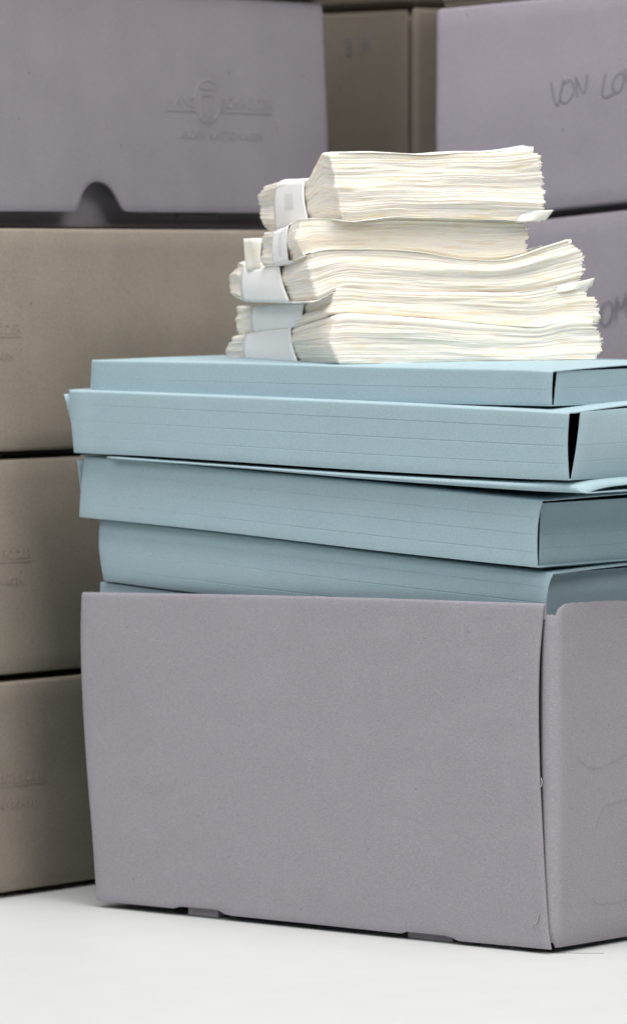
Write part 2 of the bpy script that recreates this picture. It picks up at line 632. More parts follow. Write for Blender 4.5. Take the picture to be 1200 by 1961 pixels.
def thin_folder():
    """almost flat folder squeezed between two thick ones: rounded spine, cover lifting at the right"""
    off = -0.0015
    P0 = A0 - NF * off
    nu = 40
    top = crom([(212, 873), (450, 890), (700, 906.5), (1000, 923), (1088, 927), (1124, 943)], nu)
    bot = crom([(212, 879), (450, 896), (700, 917.5), (1000, 939), (1124, 945)], nu)
    rows = []
    for k in range(9):
        v = k / 8
        row = []
        for j in range(nu + 1):
            p = plane_pt(*(bot[j] * (1 - v) + top[j] * v), P0, NF)
            row.append(p + NF * (0.0035 * math.sqrt(max(0, 1 - (2 * v - 1) ** 2)) * min(1, (1 - j / nu) * 6 + 0.1)))
        rows.append(row)
    rows = np.array(rows)
    t = thing('folder', 'almost flat blue folder squeezed between two thick ones, gaping at the right', 'folder', tuple(rows[0][-1]), FG)
    sheet('spine', rows, BLUE, t, 0.0006, -1)
    # cover: goes back from the top edge and lifts away at the right side
    N0 = rows[-1][-1]
    NB = rows[0][-1]
    rise = [(1124, 943.5), (1140, 937), (1165, 931), (1200, 927)]
    ss, zz = [], []
    for x, y in rise:
        q = plane_pt(x, y, N0, NS)
        ss.append(np.dot(q - N0, DB))
        zz.append(q[2])
    nd = 20
    cov = np.zeros((nd + 1, nu + 1, 3))
    for i in range(nd + 1):
        s = 0.215 * (i / nd) ** 1.6
        for j in range(nu + 1):
            u = j / nu
            wgt = max(0, (u - 0.55) / 0.45) ** 2
            z = np.interp(s, ss + [0.21], zz + [zz[-1] + 0.0015]) - zz[0]
            cov[i, j] = rows[-1][j] + DB * s + ZV * z * wgt
    sheet('cover', cov, BLUE, t, 0.0006, -1)
    bas = np.array([rows[0] + DB * (0.0008 + 0.215 * i / 6) for i in range(7)])
    sheet('base', bas[:, ::-1], BLUE, t, 0.0006, -1)
    p = [plane_pt(x, y, NB, NS) for x, y in ((1125, 945.5), (1200, 941), (1200, 937), (1126, 943.5))]
    k = 0.21 / np.dot(p[1] - p[0], DB)
    rr = []
    for v in np.linspace(0, 1, 6):
        rr.append([(p[0] + (p[1] - p[0]) * u * k) * (1 - v) + (p[3] + (p[2] - p[3]) * u * k) * v for u in np.linspace(0, 1, 20)])
    sheet('side_flap', rr, BLUE, t, 0.0006, -1)


thin_folder()
folder('thickest blue folder, second from the top, with a wedge of dark gap at its corner', -0.004,
       [(132.5, 747), (300, 753), (700, 770), (1000, 785), (1088, 790)], [(142, 867), (300, 874.5), (700, 901), (1000, 917), (1088, 920)],
       [(142, 867), (137, 810), (132.5, 747)], [(1088, 920), (1085.5, 880), (1085, 843), (1088, 790)], (0.24, 0.5, 0.76),
       flap=[(1093, 919), (1200, 912), (1200, 781), (1111, 789)], flap_off=0.0, left_flap=0.0074, side_scores=(0.26, 0.5), bow=0.0045, flap_bulge=0.0022)
F1, F1rows, F1P = folder('thin blue folder on top of the pile, under the tissue bundles', 0.006,
       [(176, 689), (450, 694), (700, 701), (1000, 707), (1057, 710)], [(173, 757), (500, 766), (700, 770), (1055, 778)],
       [(173, 757), (176, 689)], [(1055, 778), (1055, 745), (1057, 710)], (0.46,),
       flap=[(1060, 777.5), (1200, 772), (1200, 706), (1066, 711)], flap_off=0.0, side_scores=(0.5,), bow=0.0028, depth=0.24)

# ------------------------------------------------------------------ tissue bundles
TG = 'tissue bundles stacked on the top folder'
C1 = yaw_dir(13)                                  # along the long open edge, to the right and slightly back
C2 = yaw_dir(180 - 67)                            # along the short side, back and to the left
N1, N2 = vnormal(C1), vnormal(C2)
# near lower corner of the lowest bundle: just behind the front edge of the top folder
_j = int(round((645 - 176) / (1057 - 176) * 40))
CB = F1rows[-1][_j] + DB * 0.006


def smooth_noise(n, scale, seed, amp):
    return np.array([amp * mnoise.noise(Vector((i * scale, seed * 7.31, seed * 1.7))) for i in range(n)])


def bundle(label, cx, ftop, fbot, ltop, lbot, rend, lend, band, nl, seed, dback=0.0, corner=((0, 0), (0, 1)), lip=3.4, marks=()):
    """a pad of folded tissues: every layer is a closed loop of soft edge around the pad"""
    yref = fbot[0][1]
    base_fw = np.dot(CB - CAM, FWD) + dback
    d = ray(cx, yref)
    C = CAM + d * base_fw
    t = thing('tissue_bundle', label, 'tissue bundle', tuple(C), TG)

    def prof(pts, n, dirn):
        s, z = [], []
        for x, y in pts:
            q = plane_pt(x, y, C, n)
            s.append(np.dot(q - C, dirn))
            z.append(q[2])
        o = np.argsort(s)
        return np.array(s)[o], np.array(z)[o]

    def sm(s, z, q):
        pts = np.stack([s, z], 1)
        # smooth interpolation
        from numpy import interp
        fine = np.linspace(s[0], s[-1], 160)
        zz = interp(fine, s, z)
        k = np.hanning(15)
        k /= k.sum()
        zp = np.concatenate([np.full(7, zz[0]), zz, np.full(7, zz[-1])])
        zz = np.convolve(zp, k, 'valid')
        return interp(q, fine, zz)

    ft, fb = prof(ftop, N1, C1), prof(fbot, N1, C1)
    lt, lb = prof(ltop, N2, C2), prof(lbot, N2, C2)
    # the silhouettes of the two ends: length as a function of height
    re = [(np.dot(plane_pt(x, y, C, N1) - C, C1), tt) for x, y, tt in rend]
    le = [(np.dot(plane_pt(x, y, C, N2) - C, C2), tt) for x, y, tt in lend]
    rt, rl = np.array([q[1] for q in re]), np.array([q[0] for q in re])
    lt_, ll = np.array([q[1] for q in le]), np.array([q[0] for q in le])
    LR, LL = rl.max(), ll.max()
    cst = [q[1] for q in corner]
    csx = [q[0] * base_fw / F_PX for q in corner]
    lt0, lb0 = sm(*lt, 0.0), sm(*lb, 0.0)

    def ztop(s1, s2):
        return sm(*ft, np.clip(s1, 0, LR)) + sm(*lt, np.clip(s2, 0, LL)) - lt0

    def zbot(s1, s2):
        return sm(*fb, np.clip(s1, 0, LR)) + sm(*lb, np.clip(s2, 0, LL)) - lb0

    # loop parameters
    nf, nr_, nb_, nl_ = 96, 20, 24, 44
    uu = np.concatenate([np.linspace(0, 1, nf, endpoint=False), np.ones(nr_), np.linspace(1, 0, nb_, endpoint=False), np.zeros(nl_)])
    vv = np.concatenate([np.zeros(nf), np.linspace(0, 1, nr_, endpoint=False), np.ones(nb_), np.linspace(1, 0, nl_, endpoint=False)])
    M = len(uu)
    outn = np.concatenate([np.tile(N1, (nf, 1)), np.tile(C1, (nr_, 1)), np.tile(-N1, (nb_, 1)), np.tile(N2, (nl_, 1))])
    # soften the outline's corners
    outn = (outn + np.roll(outn, 1, 0)) / 2
    r = np.random.default_rng(seed)
    nl = int(nl * 1.2)
    th = r.uniform(0.5, 1.6, nl)
    # clumps: a few thick folds between fine ones
    th[r.choice(nl, max(3, nl // 6), replace=False)] *= 2.3
    th[-1] *= lip
    th[-2] *= 1.8
    edges = np.concatenate([[0], np.cumsum(th)])
    edges /= edges[-1]

    def warp(tau, s1, s2):
        """slow drift of the layers along the pad, zero at bottom and top"""
        w_ = np.zeros_like(s1)
        for k, (fr, am) in enumerate(((12, 0.07), (29, 0.036), (70, 0.011))):
            w_ = w_ + am * np.sin(fr * s1 * (1 + 0.15 * k) + seed * 2.1 + k * 1.9 + tau * 3.0 + s2 * 30) * np.sin(math.pi * tau)
        return np.clip(tau + w_, 0, 1)

    V, Fc, caps, nrow = [], [], [], 0
    clumpoff = [mnoise.noise(Vector((q * 4.0, seed * 3.3, 0.5))) * 0.0011 for q in np.linspace(0, 1, nl)]
    for k in range(nl):
        tm = (edges[k] + edges[k + 1]) / 2
        l1 = np.interp(tm, rt, rl) + r.uniform(-0.0011, 0.0011)
        l2 = np.interp(tm, lt_, ll) + r.uniform(-0.0011, 0.0011)
        s1, s2 = uu * l1, vv * l2
        # each layer stands out or in a bit, drifting along the edge
        cs = np.interp(tm, cst, csx)
        s1 = s1 + cs * (1 - uu) ** 4 * (1 - vv) ** 1.5
        jit = np.array([0.0024 * mnoise.noise(Vector((a * 13 + b * 16, k * 0.10, seed))) + 0.0007 * mnoise.noise(Vector((a * 45 + b * 50, k * 0.37, seed + 5)))
                        + 0.00022 * mnoise.noise(Vector((a * 150 + b * 150, k * 0.9, seed + 9))) for a, b in zip(s1, s2)])
        jit -= 0.0022 * max(0, 1 - tm / 0.16) ** 2 + 0.0012 * max(0, 1 - (1 - tm) / 0.1) ** 2
        jit += clumpoff[k] * 0.5 + r.uniform(-0.00014, 0.00014)
        xy = C[None, :2] + s1[:, None] * C1[None, :2] + s2[:, None] * C2[None, :2] + outn[:, :2] * jit[:, None]
        zt, zb = ztop(s1, s2), zbot(s1, s2)
        hh = np.maximum(zt - zb, 0.002)
        za = zb + hh * warp(np.full(M, edges[k]), s1, s2)
        zc = zb + hh * warp(np.full(M, edges[k + 1]), s1, s2)
        t_ = zc - za
        base = len(V)
        ins = np.minimum(np.maximum(t_ * 0.28, 0.00012), 0.0012)
        prof_ = [(1.0, 0.0), (0.3, 0.22), (0.0, 0.5), (0.3, 0.78)] if k < nl - 1 else [(1.0, 0.0), (0.3, 0.12), (0.0, 0.4), (0.0, 0.7), (0.5, 0.93), (1.4, 1.0)]
        for kk, (io, fz) in enumerate(prof_):
            q = np.stack([xy[:, 0] - outn[:, 0] * ins * io, xy[:, 1] - outn[:, 1] * ins * io, za + t_ * fz], 1)
            V.extend(q.tolist())
            nrow += 1
        if k in (0, nl - 1):
            # the cap under the outer sheet, so that the pad is a closed body
            i1, i2 = s1 - 0.012 * (outn @ C1), s2 - 0.012 * (outn @ C2)
            zz = zbot(i1, i2) + 0.0006 if k == 0 else ztop(i1, i2) - 0.0006
            q = np.stack([xy[:, 0] - outn[:, 0] * 0.012, xy[:, 1] - outn[:, 1] * 0.012, zz], 1)
            caps.append(q)
    Fc = grid_faces(nrow, M, True)
    for ci, q in enumerate(caps):
        base = len(V)
        V.extend(q.tolist())
        mid = q.mean(0)
        mid[2] = (caps[0][:, 2].mean() + caps[1][:, 2].mean()) / 2
        V.append(mid.tolist())
        edge = 0 if ci == 0 else (nrow - 1) * M
        for j in range(M):
            d = (j + 1) % M
            f1 = (edge + j, edge + d, base + d, base + j)
            f2 = (base + j, base + d, base + M)
            Fc += [f1[::-1], f2[::-1]] if ci == 0 else [f1, f2]
    o = mesh_obj('folded_sheets', V, Fc, TISSUE, t)
    o['kind'] = 'stuff'

    # top and bottom sheet surfaces
    def surf(name, zf, dz, tau):
        n1, n2 = 40, 30
        l1 = np.interp(tau, rt, rl)
        l2 = np.interp(tau, lt_, ll)
        rows = np.zeros((n2 + 1, n1 + 1, 3))
        for i in range(n2 + 1):
            s2 = np.full(n1 + 1, l2 * (0.003 + 0.994 * i / n2))
            s1 = np.linspace(0.002 * l1, l1 * 0.998, n1 + 1)
            z = zf(s1, s2) + dz
            z = z + np.array([0.0004 * mnoise.noise(Vector((a * 60, b * 60, seed))) for a, b in zip(s1, s2)])
            rows[i] = C * (1, 1, 0) + s1[:, None] * C1 + s2[:, None] * C2 + z[:, None] * ZV
        sheet(name, rows, TISSUE, t, 0.0004, -1 if dz > 0 else 1)
    surf('top_sheet', ztop, 0.0003, 0.97)
    surf('bottom_sheet', zbot, -0.0002, 0.03)

    # white paper band round the middle
    (xa, xb, slant) = band
    sa = np.dot(plane_pt(xa, lbot[0][1], C, N2) - C, C2)      # right edge of the band (smaller s2)
    sb = np.dot(plane_pt(xb, lbot[0][1], C, N2) - C, C2)
    rowsb = []
    for q in np.linspace(0, 1, 15):
        s2 = sa + (sb - sa) * q
        row = []

        def pt(s1, tau, out, up):
            zt, zb = float(ztop(np.array([s1]), np.array([s2]))[0]), float(zbot(np.array([s1]), np.array([s2]))[0])
            sh = s2 + slant * (tau - 0.5) * (1 - q)
            p = C * (1, 1, 0) + C1 * s1 + C2 * sh
            return p + N2 * out + ZV * (zb + (zt - zb) * tau + up)
        for tau in np.linspace(0.02, 0.98, 12):
            row.append(pt(0.0, tau, 0.0011 + 0.0012 * math.sin(math.pi * tau), 0))
        for s1 in np.linspace(0.002, LR * 0.97, 18):
            row.append(pt(s1, 1.0, 0, 0.0009))
        for tau in np.linspace(0.95, 0.05, 6):
            row.append(pt(float(np.interp(tau, rt, rl)) + 0.0015, tau, 0, 0))
        for s1 in np.linspace(LR * 0.97, 0.002, 10):
            row.append(pt(s1, 0.0, 0, -0.0006))
        row.append(row[0])
        rowsb.append(row)
    rowsb = np.array(rowsb)
    pb = sheet('paper_band', rowsb, BAND, t, 0.00025, 0)
    pb['origin'] = list(t.location)
    for (i0, i1, j0, j1) in marks:
        q = rowsb[i0:i1 + 1, j0:j1 + 1] + N2 * 0.00018
        mk = sheet('printed_mark', q, GREYINK, pb, 0.00006, 0)
        mk.data.polygons.foreach_set('use_smooth', [False] * len(mk.data.polygons))
    return t, C


def loose(parent, C, quad, n, bend=0.002, nu=12):
    """a single tissue sticking out: quad in pixels on the plane n through C, bent out of it"""
    p = [plane_pt(x, y, C, n) for x, y in quad]
    rr = []
    for v in np.linspace(0, 1, 8):
        rr.append([(p[0] * (1 - u) + p[1] * u) * (1 - v) + (p[3] * (1 - u) + p[2] * u) * v + n * bend * math.sin(math.pi * u) * math.sin(1.3 + v)
                   + n * 0.0006 * math.sin(7 * u + 3 * v) for u in np.linspace(0, 1, nu)])
    sheet('loose_sheet', rr, TISSUE, parent, 0.0006, 0)


b5, c5 = bundle('lowest tissue bundle, lying flat on the top blue folder', 645,
                [(640, 607), (660, 600), (753, 606), (820, 611), (885, 617), (955, 621), (1015, 627), (1040, 626), (1060, 619), (1095, 612), (1153, 612)],
                [(645, 702), (820, 702), (1000, 701), (1153, 700)],
                [(640, 607), (617, 615), (590, 624), (558, 634), (500, 640), (440, 648)], [(645, 702), (600, 700), (560, 699), (500, 697), (433, 693)],
                [(1120, 700, 0), (1134, 692, 0.1), (1147, 678, 0.25), (1153, 660, 0.45), (1150, 645, 0.62), (1140, 627, 0.8), (1122, 613, 1)],
                [(436, 693, 0), (433, 680, 0.4), (438, 660, 0.7), (450, 648, 1)], (568, 472, 0.012), 30, 5, 0.0, ((8, 0), (-14, 0.5), (-8, 0.8), (5, 1)), 5.5)
b4, c4 = bundle('second tissue bundle from the bottom, its top sheets curling up at the right', 642,
                [(640, 552), (660, 551), (703, 556), (753, 559), (820, 561), (885, 561), (955, 562), (1000, 560), (1040, 553), (1074, 546), (1100, 541), (1150, 536)],
                [(642, 604), (660, 600), (753, 606), (820, 611), (885, 617), (955, 621), (1015, 627), (1040, 626), (1060, 620), (1150, 619)],
                [(640, 552), (622, 562), (600, 576), (585, 583), (520, 587), (452, 588)], [(642, 607), (617, 617), (590, 624), (558, 634), (500, 640), (440, 648)],
                [(1145, 619, 0), (1146, 600, 0.3), (1142, 575, 0.58), (1138, 568, 0.66), (1118, 563, 0.7), (1122, 555, 0.8), (1135, 540, 1)],
                [(455, 642, 0), (450, 615, 0.5), (454, 590, 1)], (586, 487, 0.0), 24, 4, 0.005, ((-16, 0), (-6, 0.5), (-2, 0.8), (2, 1)), 3.4)
b3, c3 = bundle('middle tissue bundle with its right end fanned upward', 596,
                [(590, 489), (607, 480), (653, 477), (753, 478), (820, 485), (885, 497), (935, 500), (970, 498), (1000, 490), (1046, 473), (1088, 461), (1118, 452)],
                [(596, 580), (610, 577), (637, 560), (670, 552), (703, 556), (753, 559), (820, 561), (885, 560), (955, 561), (1000, 559), (1040, 553), (1074, 545), (1118, 533)],
                [(590, 489), (570, 498), (535, 510), (500, 520), (470, 516), (455, 508), (440, 518)], [(596, 582), (560, 583), (500, 581), (470, 580), (445, 570)],
                [(1112, 534, 0), (1117, 515, 0.25), (1117, 497, 0.5), (1111, 480, 0.72), (1101, 468, 0.88), (1087, 460, 1)],
                [(446, 570, 0), (438, 550, 0.4), (440, 525, 0.75), (456, 508, 1)], (548, 468, 0.016), 32, 3, 0.003, ((14, 0), (0, 0.4), (-8, 0.8), (0, 1)), 4.0)
b2, c2 = bundle('smallest tissue bundle, second from the top, set back from the others', 575,
                [(570, 421), (600, 418), (660, 421), (707, 421), (753, 416), (850, 417), (927, 420), (1010, 424)],
                [(575, 494), (607, 481), (653, 478), (753, 479), (820, 486), (885, 498), (935, 500), (970, 498), (1010, 487)],
                [(570, 421), (560, 428), (545, 438), (525, 445), (505, 447), (499, 455)], [(575, 496), (550, 506), (530, 512), (500, 512)],
                [(1000, 489, 0), (1007, 472, 0.25), (1010, 455, 0.5), (1009, 440, 0.75), (1003, 425, 1)],
                [(503, 512, 0), (499, 490, 0.4), (500, 465, 0.8), (505, 448, 1)], (556, 528, 0.0), 22, 2, 0.008, ((5, 0), (-8, 0.5), (0, 1)), 2.2, ((5, 8, 2, 10),))
b1, c1_ = bundle('topmost tissue bundle, pinched by its paper band with a sheet poking out below', 648,
                [(640, 294), (660, 293), (720, 292), (820, 297), (885, 292), (937, 292), (980, 288), (1021, 281), (1045, 278)],
                [(648, 421), (673, 425), (707, 421), (753, 415), (820, 417), (850, 417), (927, 420), (1044, 424)],
                [(640, 294), (625, 291), (612, 312), (598, 340), (588, 345), (540, 347), (505, 358)], [(648, 421), (615, 418), (600, 420), (560, 434), (530, 446), (498, 444)],
                [(1034, 420, 0), (1036, 400, 0.15), (1041, 375, 0.32), (1044, 350, 0.5), (1040, 335, 0.62), (1034, 318, 0.75), (1027, 300, 0.9), (1020, 282, 1)],
                [(512, 445, 0), (500, 425, 0.3), (493, 395, 0.6), (497, 375, 0.8), (506, 358, 1)], (590, 532, 0.006), 38, 1, 0.001, ((6, 0), (0, 0.4), (-10, 0.75), (-20, 1)), 3.4, ((5, 9, 4, 8),))
loose(b1, c1_ + C2 * 0.002, [(985, 426), (1043, 421), (1059, 402), (1000, 404)], N1, 0.003)
loose(b4, c4 + C2 * 0.001, [(1060, 562), (1128, 550), (1138, 532), (1070, 547)], N1, 0.002)
loose(b3, c3 + C2 * 0.112, [(474, 520), (500, 516), (500, 456), (467, 457)], N2, 0.002)

# ------------------------------------------------------------------ archive boxes behind
def rounded_solid(name, K, ex, ey, W, D, zf, r, mat, parent, seed=0, warp=0.0012, nz=10):
    """closed card box with soft folded edges; zf(s) -> bottom and top height at s along the face"""
    # plan outline, counter-clockwise seen from above when ex x ey points down
    pts = []
    def arc(cx_, cy_, a0, a1, n=5):
        for k in range(n + 1):
            q = math.radians(a0 + (a1 - a0) * k / n)
            pts.append((cx_ + r * math.cos(q), cy_ + r * math.sin(q), math.cos(q), math.sin(q)))
    arc(r, r, 180, 270)
    for s in np.linspace(r, W - r, 14)[1:-1]:
        pts.append((s, 0, 0, -1))
    arc(W - r, r, 270, 360)
    for s in np.linspace(r, D - r, 10)[1:-1]:
        pts.append((W, s, 1, 0))
    arc(W - r, D - r, 0, 90)
    for s in np.linspace(W - r, r, 6)[1:-1]:
        pts.append((s, D, 0, 1))
    arc(r, D - r, 90, 180)
    for s in np.linspace(D - r, r, 6)[1:-1]:
        pts.append((0, s, -1, 0))
    rows = []
    rb = r * 0.8
    prof = [(rb, 0.0), (rb * 0.3, rb * 0.3), (0, rb)]
    lev = [('b', o, z) for o, z in prof] + [('m', 0, v) for v in np.linspace(0.08, 0.92, nz)] + [('t', o, z) for o, z in prof[::-1]]
    V = []
    for kind, o, z in lev:
        for (s, t, ns_, nt_) in pts:
            zb, zt = zf(s)
            if kind == 'b':
                zz = zb + z
                v = 0.02
            elif kind == 't':
                zz = zt - z
                v = 0.98
            else:
                v = z
                zz = zb + rb + (zt - zb - 2 * rb) * v
            wv = warp * math.sin(math.pi * v) * (0.6 + mnoise.noise(Vector((s * 9 + seed, t * 9, v * 2.5))))
            p = K * (1, 1, 0) + ex * (s - ns_ * o + ns_ * wv) + ey * (t - nt_ * o + nt_ * wv) + ZV * zz
            V.append(p)
    m = len(pts)
    Fc = grid_faces(len(lev), m, True)
    Fc.append(tuple(range(m))[::-1])
    Fc.append(tuple((len(lev) - 1) * m + k for k in range(m)))
    if np.dot(np.cross(ex, ey), ZV) < 0:
        Fc = [f[::-1] for f in Fc]
    o_ = mesh_obj(name, V, Fc, mat, parent)
    o_.data.polygons[-1].use_smooth = False
    o_.data.polygons[-2].use_smooth = False
    return o_


def text_mesh(txt, size, depth):
    c = bpy.data.curves.new('t', 'FONT')
    c.body = txt
    c.size = size
    c.extrude = depth
    c.align_x = 'LEFT'
    c.resolution_u = 2
    o = bpy.data.objects.new('t', c)
    COL.objects.link(o)
    bpy.context.view_layer.update()
    me = bpy.data.meshes.new_from_object(o.evaluated_get(bpy.context.evaluated_depsgraph_get()))
    V = np.array([v.co[:] for v in me.vertices])
    Fs = [tuple(p.vertices) for p in me.polygons]
    bpy.data.objects.remove(o)
    bpy.data.curves.remove(c)
    bpy.data.meshes.remove(me)
    return V, Fs


def emboss(parent, P, right, n, wid, mat, surf, tilt=0.0):
    """blind stamped maker's mark: name either side of an oval with a pillar, a rule, and a second line. P: left end of the rule"""
    up = ZV * 0.62
    right = unit(right + ZV * tilt)
    def on(x, y, h):
        p = P + right * x + up * y
        return p + n * (surf(p) + h + 0.00003)

    def put(V, sx=1.0, ox=0.0, oy=0.0):
        return [on(v[0] * sx + ox, v[1] + oy, v[2]) for v in V]
    allV, allF = [], []

    def add(V, Fs):
        b = len(allV)
        allV.extend(V)
        allF.extend([tuple(i + b for i in f) for f in Fs])
    u = wid / 100.0
    for txt, x0, x1, y, h in (('HANS', 0, 25, 4, 11), ('SCHRÖDER', 50, 99, 4, 11), ('ARCHIV', 12, 36, -25, 8), ('KARTONAGEN', 39, 90, -25, 8)):
        V, Fs = text_mesh(txt, h * u * 1.35, 0.00021)
        wx = V[:, 0].max() - V[:, 0].min()
        add(put(V, (x1 - x0) * u / wx, x0 * u, y * u), Fs)
    # rule
    for (a, b_, y0, y1) in ((0, 27, 0, 1.4), (50, 99, 0, 1.4)):
        q = [on(x * u, y * u, 0) for x, y in ((a, y0), (b_, y0), (b_, y1), (a, y1))]
        add([p + n * 0.00022 for p in q] + [p - n * 0.0003 for p in q], [(0, 1, 2, 3), (0, 4, 5, 1), (1, 5, 6, 2), (2, 6, 7, 3), (3, 7, 4, 0)])
    mesh_obj('embossed_lettering', allV, allF, mat, parent, False)
    allV, allF = [], []
    # oval ring and pillar
    cx_, cy_ = 38 * u, 10 * u
    ring = []
    for k in range(40):
        q = 2 * math.pi * k / 40
        for rr, hh in ((1.0, -0.0002), (0.95, 0.00016), (0.87, 0.00016), (0.82, -0.0002)):
            ring.append(on(cx_ + 13 * u * rr * math.cos(q), cy_ + 22 * u * rr * math.sin(q), hh))
    fr = []
    for k in range(40):
        for i in range(3):
            a = k * 4 + i
            b_ = ((k + 1) % 40) * 4 + i
            fr.append((a, a + 1, b_ + 1, b_))
    add(ring, fr)
    for (x0, x1, y0, y1) in ((31, 45, 21, 23.5), (32.5, 43.5, 15, 17), (34.2, 36.2, -4, 14), (39.8, 41.8, -4, 14), (32, 44, -8, -5.5)):
        q = [on(x * u, y * u, 0) for x, y in ((x0, y0), (x1, y0), (x1, y1), (x0, y1))]
        add([p + n * 0.00022 for p in q] + [p - n * 0.0003 for p in q], [(0, 1, 2, 3), (0, 4, 5, 1), (1, 5, 6, 2), (2, 6, 7, 3), (3, 7, 4, 0)])
    mesh_obj('embossed_emblem', allV, allF, mat, parent, False)


# left stack ---------------------------------------------------------
S0 = table_pt(175, 1696)
DS = flat(table_pt(0, 1722) - S0) * -1            # along the faces, to the right and back
NL = vnormal(DS)
KR = plane_pt(626, 440, S0, NL) * (1, 1, 0)        # right end of the stack
EX = -DS
EY = -NL
LW, LD = 0.36, 0.27


def zs(y, x=0):
    return plane_pt(x, y, S0, NL)[2]


LV = [(1711, 1308), (1294, 881), (865, 437)]
for k, ((yb, yt), lab) in enumerate(zip(LV, ('taupe box at the bottom of the left stack, standing on the table', 'taupe box second from the bottom of the left stack',
                                            'taupe box in the left stack directly under the lilac box'))):
    zb, zt = zs(yb), zs(yt)
    zbase = 0.0004 if k == 0 else zs(LV[k - 1][1]) + 0.0006
    sh = (0.0, 0.0015, -0.001)[k]
    t = thing('archive_box', lab, 'box', tuple(KR + ZV * zbase), 'archive boxes stacked at the left')
    K = KR + EX * sh + EY * (0.0, 0.001, -0.0005)[k]
    # slope terms make the gaps follow the slightly slumped stack
    rounded_solid('base', K + EX * 0.016 + EY * 0.017, EX, EY, LW - 0.032, LD - 0.034, lambda s: (zbase, zt - 0.01), 0.002, TAUPE, t, k, 0.0)
    lid = rounded_solid('lid', K, EX, EY, LW, LD, lambda s: (zb, zt), 0.0026, TAUPE, t, k * 3.1, 0.0016)
    yy = (1497, 1074, 645)[k]
    xr = (90, 57, 40)[k]
    P = plane_pt(xr, yy, K, NL)
    emboss(t, P - DS * 0.082, DS, NL, 0.082, TAUPE, lambda p, K=K, zb=zb, zt=zt, sd=k * 3.1: 0.0016 * math.sin(math.pi * (p[2] - zb) / (zt - zb))
           * (0.6 + mnoise.noise(Vector((np.dot(p - K, EX) * 9 + sd, 0, (p[2] - zb) / (zt - zb) * 2.5)))))

# the lilac box on top of the left stack: lid with a thumb notch, the base showing below
zb, zt = zs(436, 300), zs(5, 617)
zlid = zs(405, 200)
lil = thing('archive_box', 'lilac grey box on top of the left stack with a thumb notch in its lid', 'box', tuple(KR + ZV * (zs(437) + 0.0006)), 'archive boxes stacked at the left')
K = KR + EX * 0.0
zbase = zs(437) + 0.0006
rounded_solid('base', K + EX * 0.009 + EY * 0.016, EX, EY, LW - 0.018, LD - 0.024, lambda s: (zbase, zt - 0.006), 0.002, LILAC, lil, 5, 0.0)


def lilac_front():
    P0 = K
    bl = plane_pt(628, 409, P0, NL)
    W = 0.36
    pl = lambda x, y: plane_pt(x, y, P0, NL)
    lft = K + EX * W
    left_b = np.array([lft[0], lft[1], zlid])
    left_t = np.array([lft[0], lft[1], zt])
    pts = [left_b] + [pl(x, y) for x, y in ((0, 405), (60, 405), (144, 405.5), (149, 401.5), (152.5, 391), (157, 374), (165, 360), (175, 351), (186, 347.5), (200, 351),
                                            (213, 361), (223, 376), (230, 390), (235, 400), (242, 406), (330, 407), (480, 408), (628, 409))]
    bot = poly(pts, 500)[::5]
    top = poly([left_t, pl(360, -12), pl(617, 6)], 100)
    left = poly([left_b, left_t], 24)
    right = crom([pl(628, 409), pl(628, 285), pl(622, 130), pl(617, 6)], 24)
    g = coons(bot, top, left, right)
    nr, nc = g.shape[:2]
    for i in range(nr):
        for j in range(nc):
            g[i, j] += NL * 0.001 * math.sin(3.1 * i / nr) * math.sin(3.1 * j / nc)
    r = 0.003
    rows = list(g[:-1])
    top = g[-1] - ZV * r
    rows = [q for q in rows if np.mean(q[:, 2]) < np.mean(top[:, 2])]
    for k in range(7):
        q = math.pi / 2 * k / 6
        rows.append(top + ZV * r * math.sin(q) - NL * r * (1 - math.cos(q)))
    return sheet('front_panel', rows, LILAC, lil, 0.002, -1, 0.0005)


lilac_front()
slab('side_panel', K + EX * 0.001 + EY * 0.0035 + ZV * zlid, EX * 0.002, EY * (LD - 0.005), ZV * (zt - zlid - 0.004), LILAC, lil)
slab('side_panel', K + EX * (LW - 0.002) + EY * 0.0035 + ZV * zlid, EX * 0.002, EY * (LD - 0.005), ZV * (zt - zlid - 0.004), LILAC, lil)
slab('back_panel', K + EX * 0.001 + EY * (LD - 0.002) + ZV * zlid, EX * LW, EY * 0.002, ZV * (zt - zlid - 0.004), LILAC, lil)
slab('lid_top', K + EX * 0.001 + EY * 0.003 + ZV * (zt - 0.0022), EX * (LW - 0.001), EY * (LD - 0.003), ZV * 0.002, LILAC, lil)
# a locking tab folded down at the foot of the base
q0 = K + EY * 0.0150
pa, pb = plane_pt(338, 412, q0, NL), plane_pt(417, 412, q0, NL)
V = []
for p in (pa, pb):
    p = p * (1, 1, 0)
    V += [p + ZV * (zbase + 0.0085) + NL * 0.0005, p + ZV * (zbase + 0.001) - NL * 0.003, p + ZV * (zbase + 0.0085) - NL * 0.006, p + ZV * (zbase + 0.001) - NL * 0.006]
mesh_obj('tab', V, [(0, 1, 5, 4), (0, 2, 3, 1), (4, 5, 7, 6), (0, 4, 6, 2), (1, 3, 7, 5)], LILAC, lil, False)
emboss(lil, plane_pt(316, 212, K, NL), DS, NL, np.dot(plane_pt(522, 212, K, NL) - plane_pt(316, 212, K, NL), DS), LILAC,
       lambda p: 0.001 * math.sin(3.1 * (p[2] - zlid) / (zt - zlid)) * math.sin(3.1 * (1 - np.dot(p - K, EX) / 0.36)))

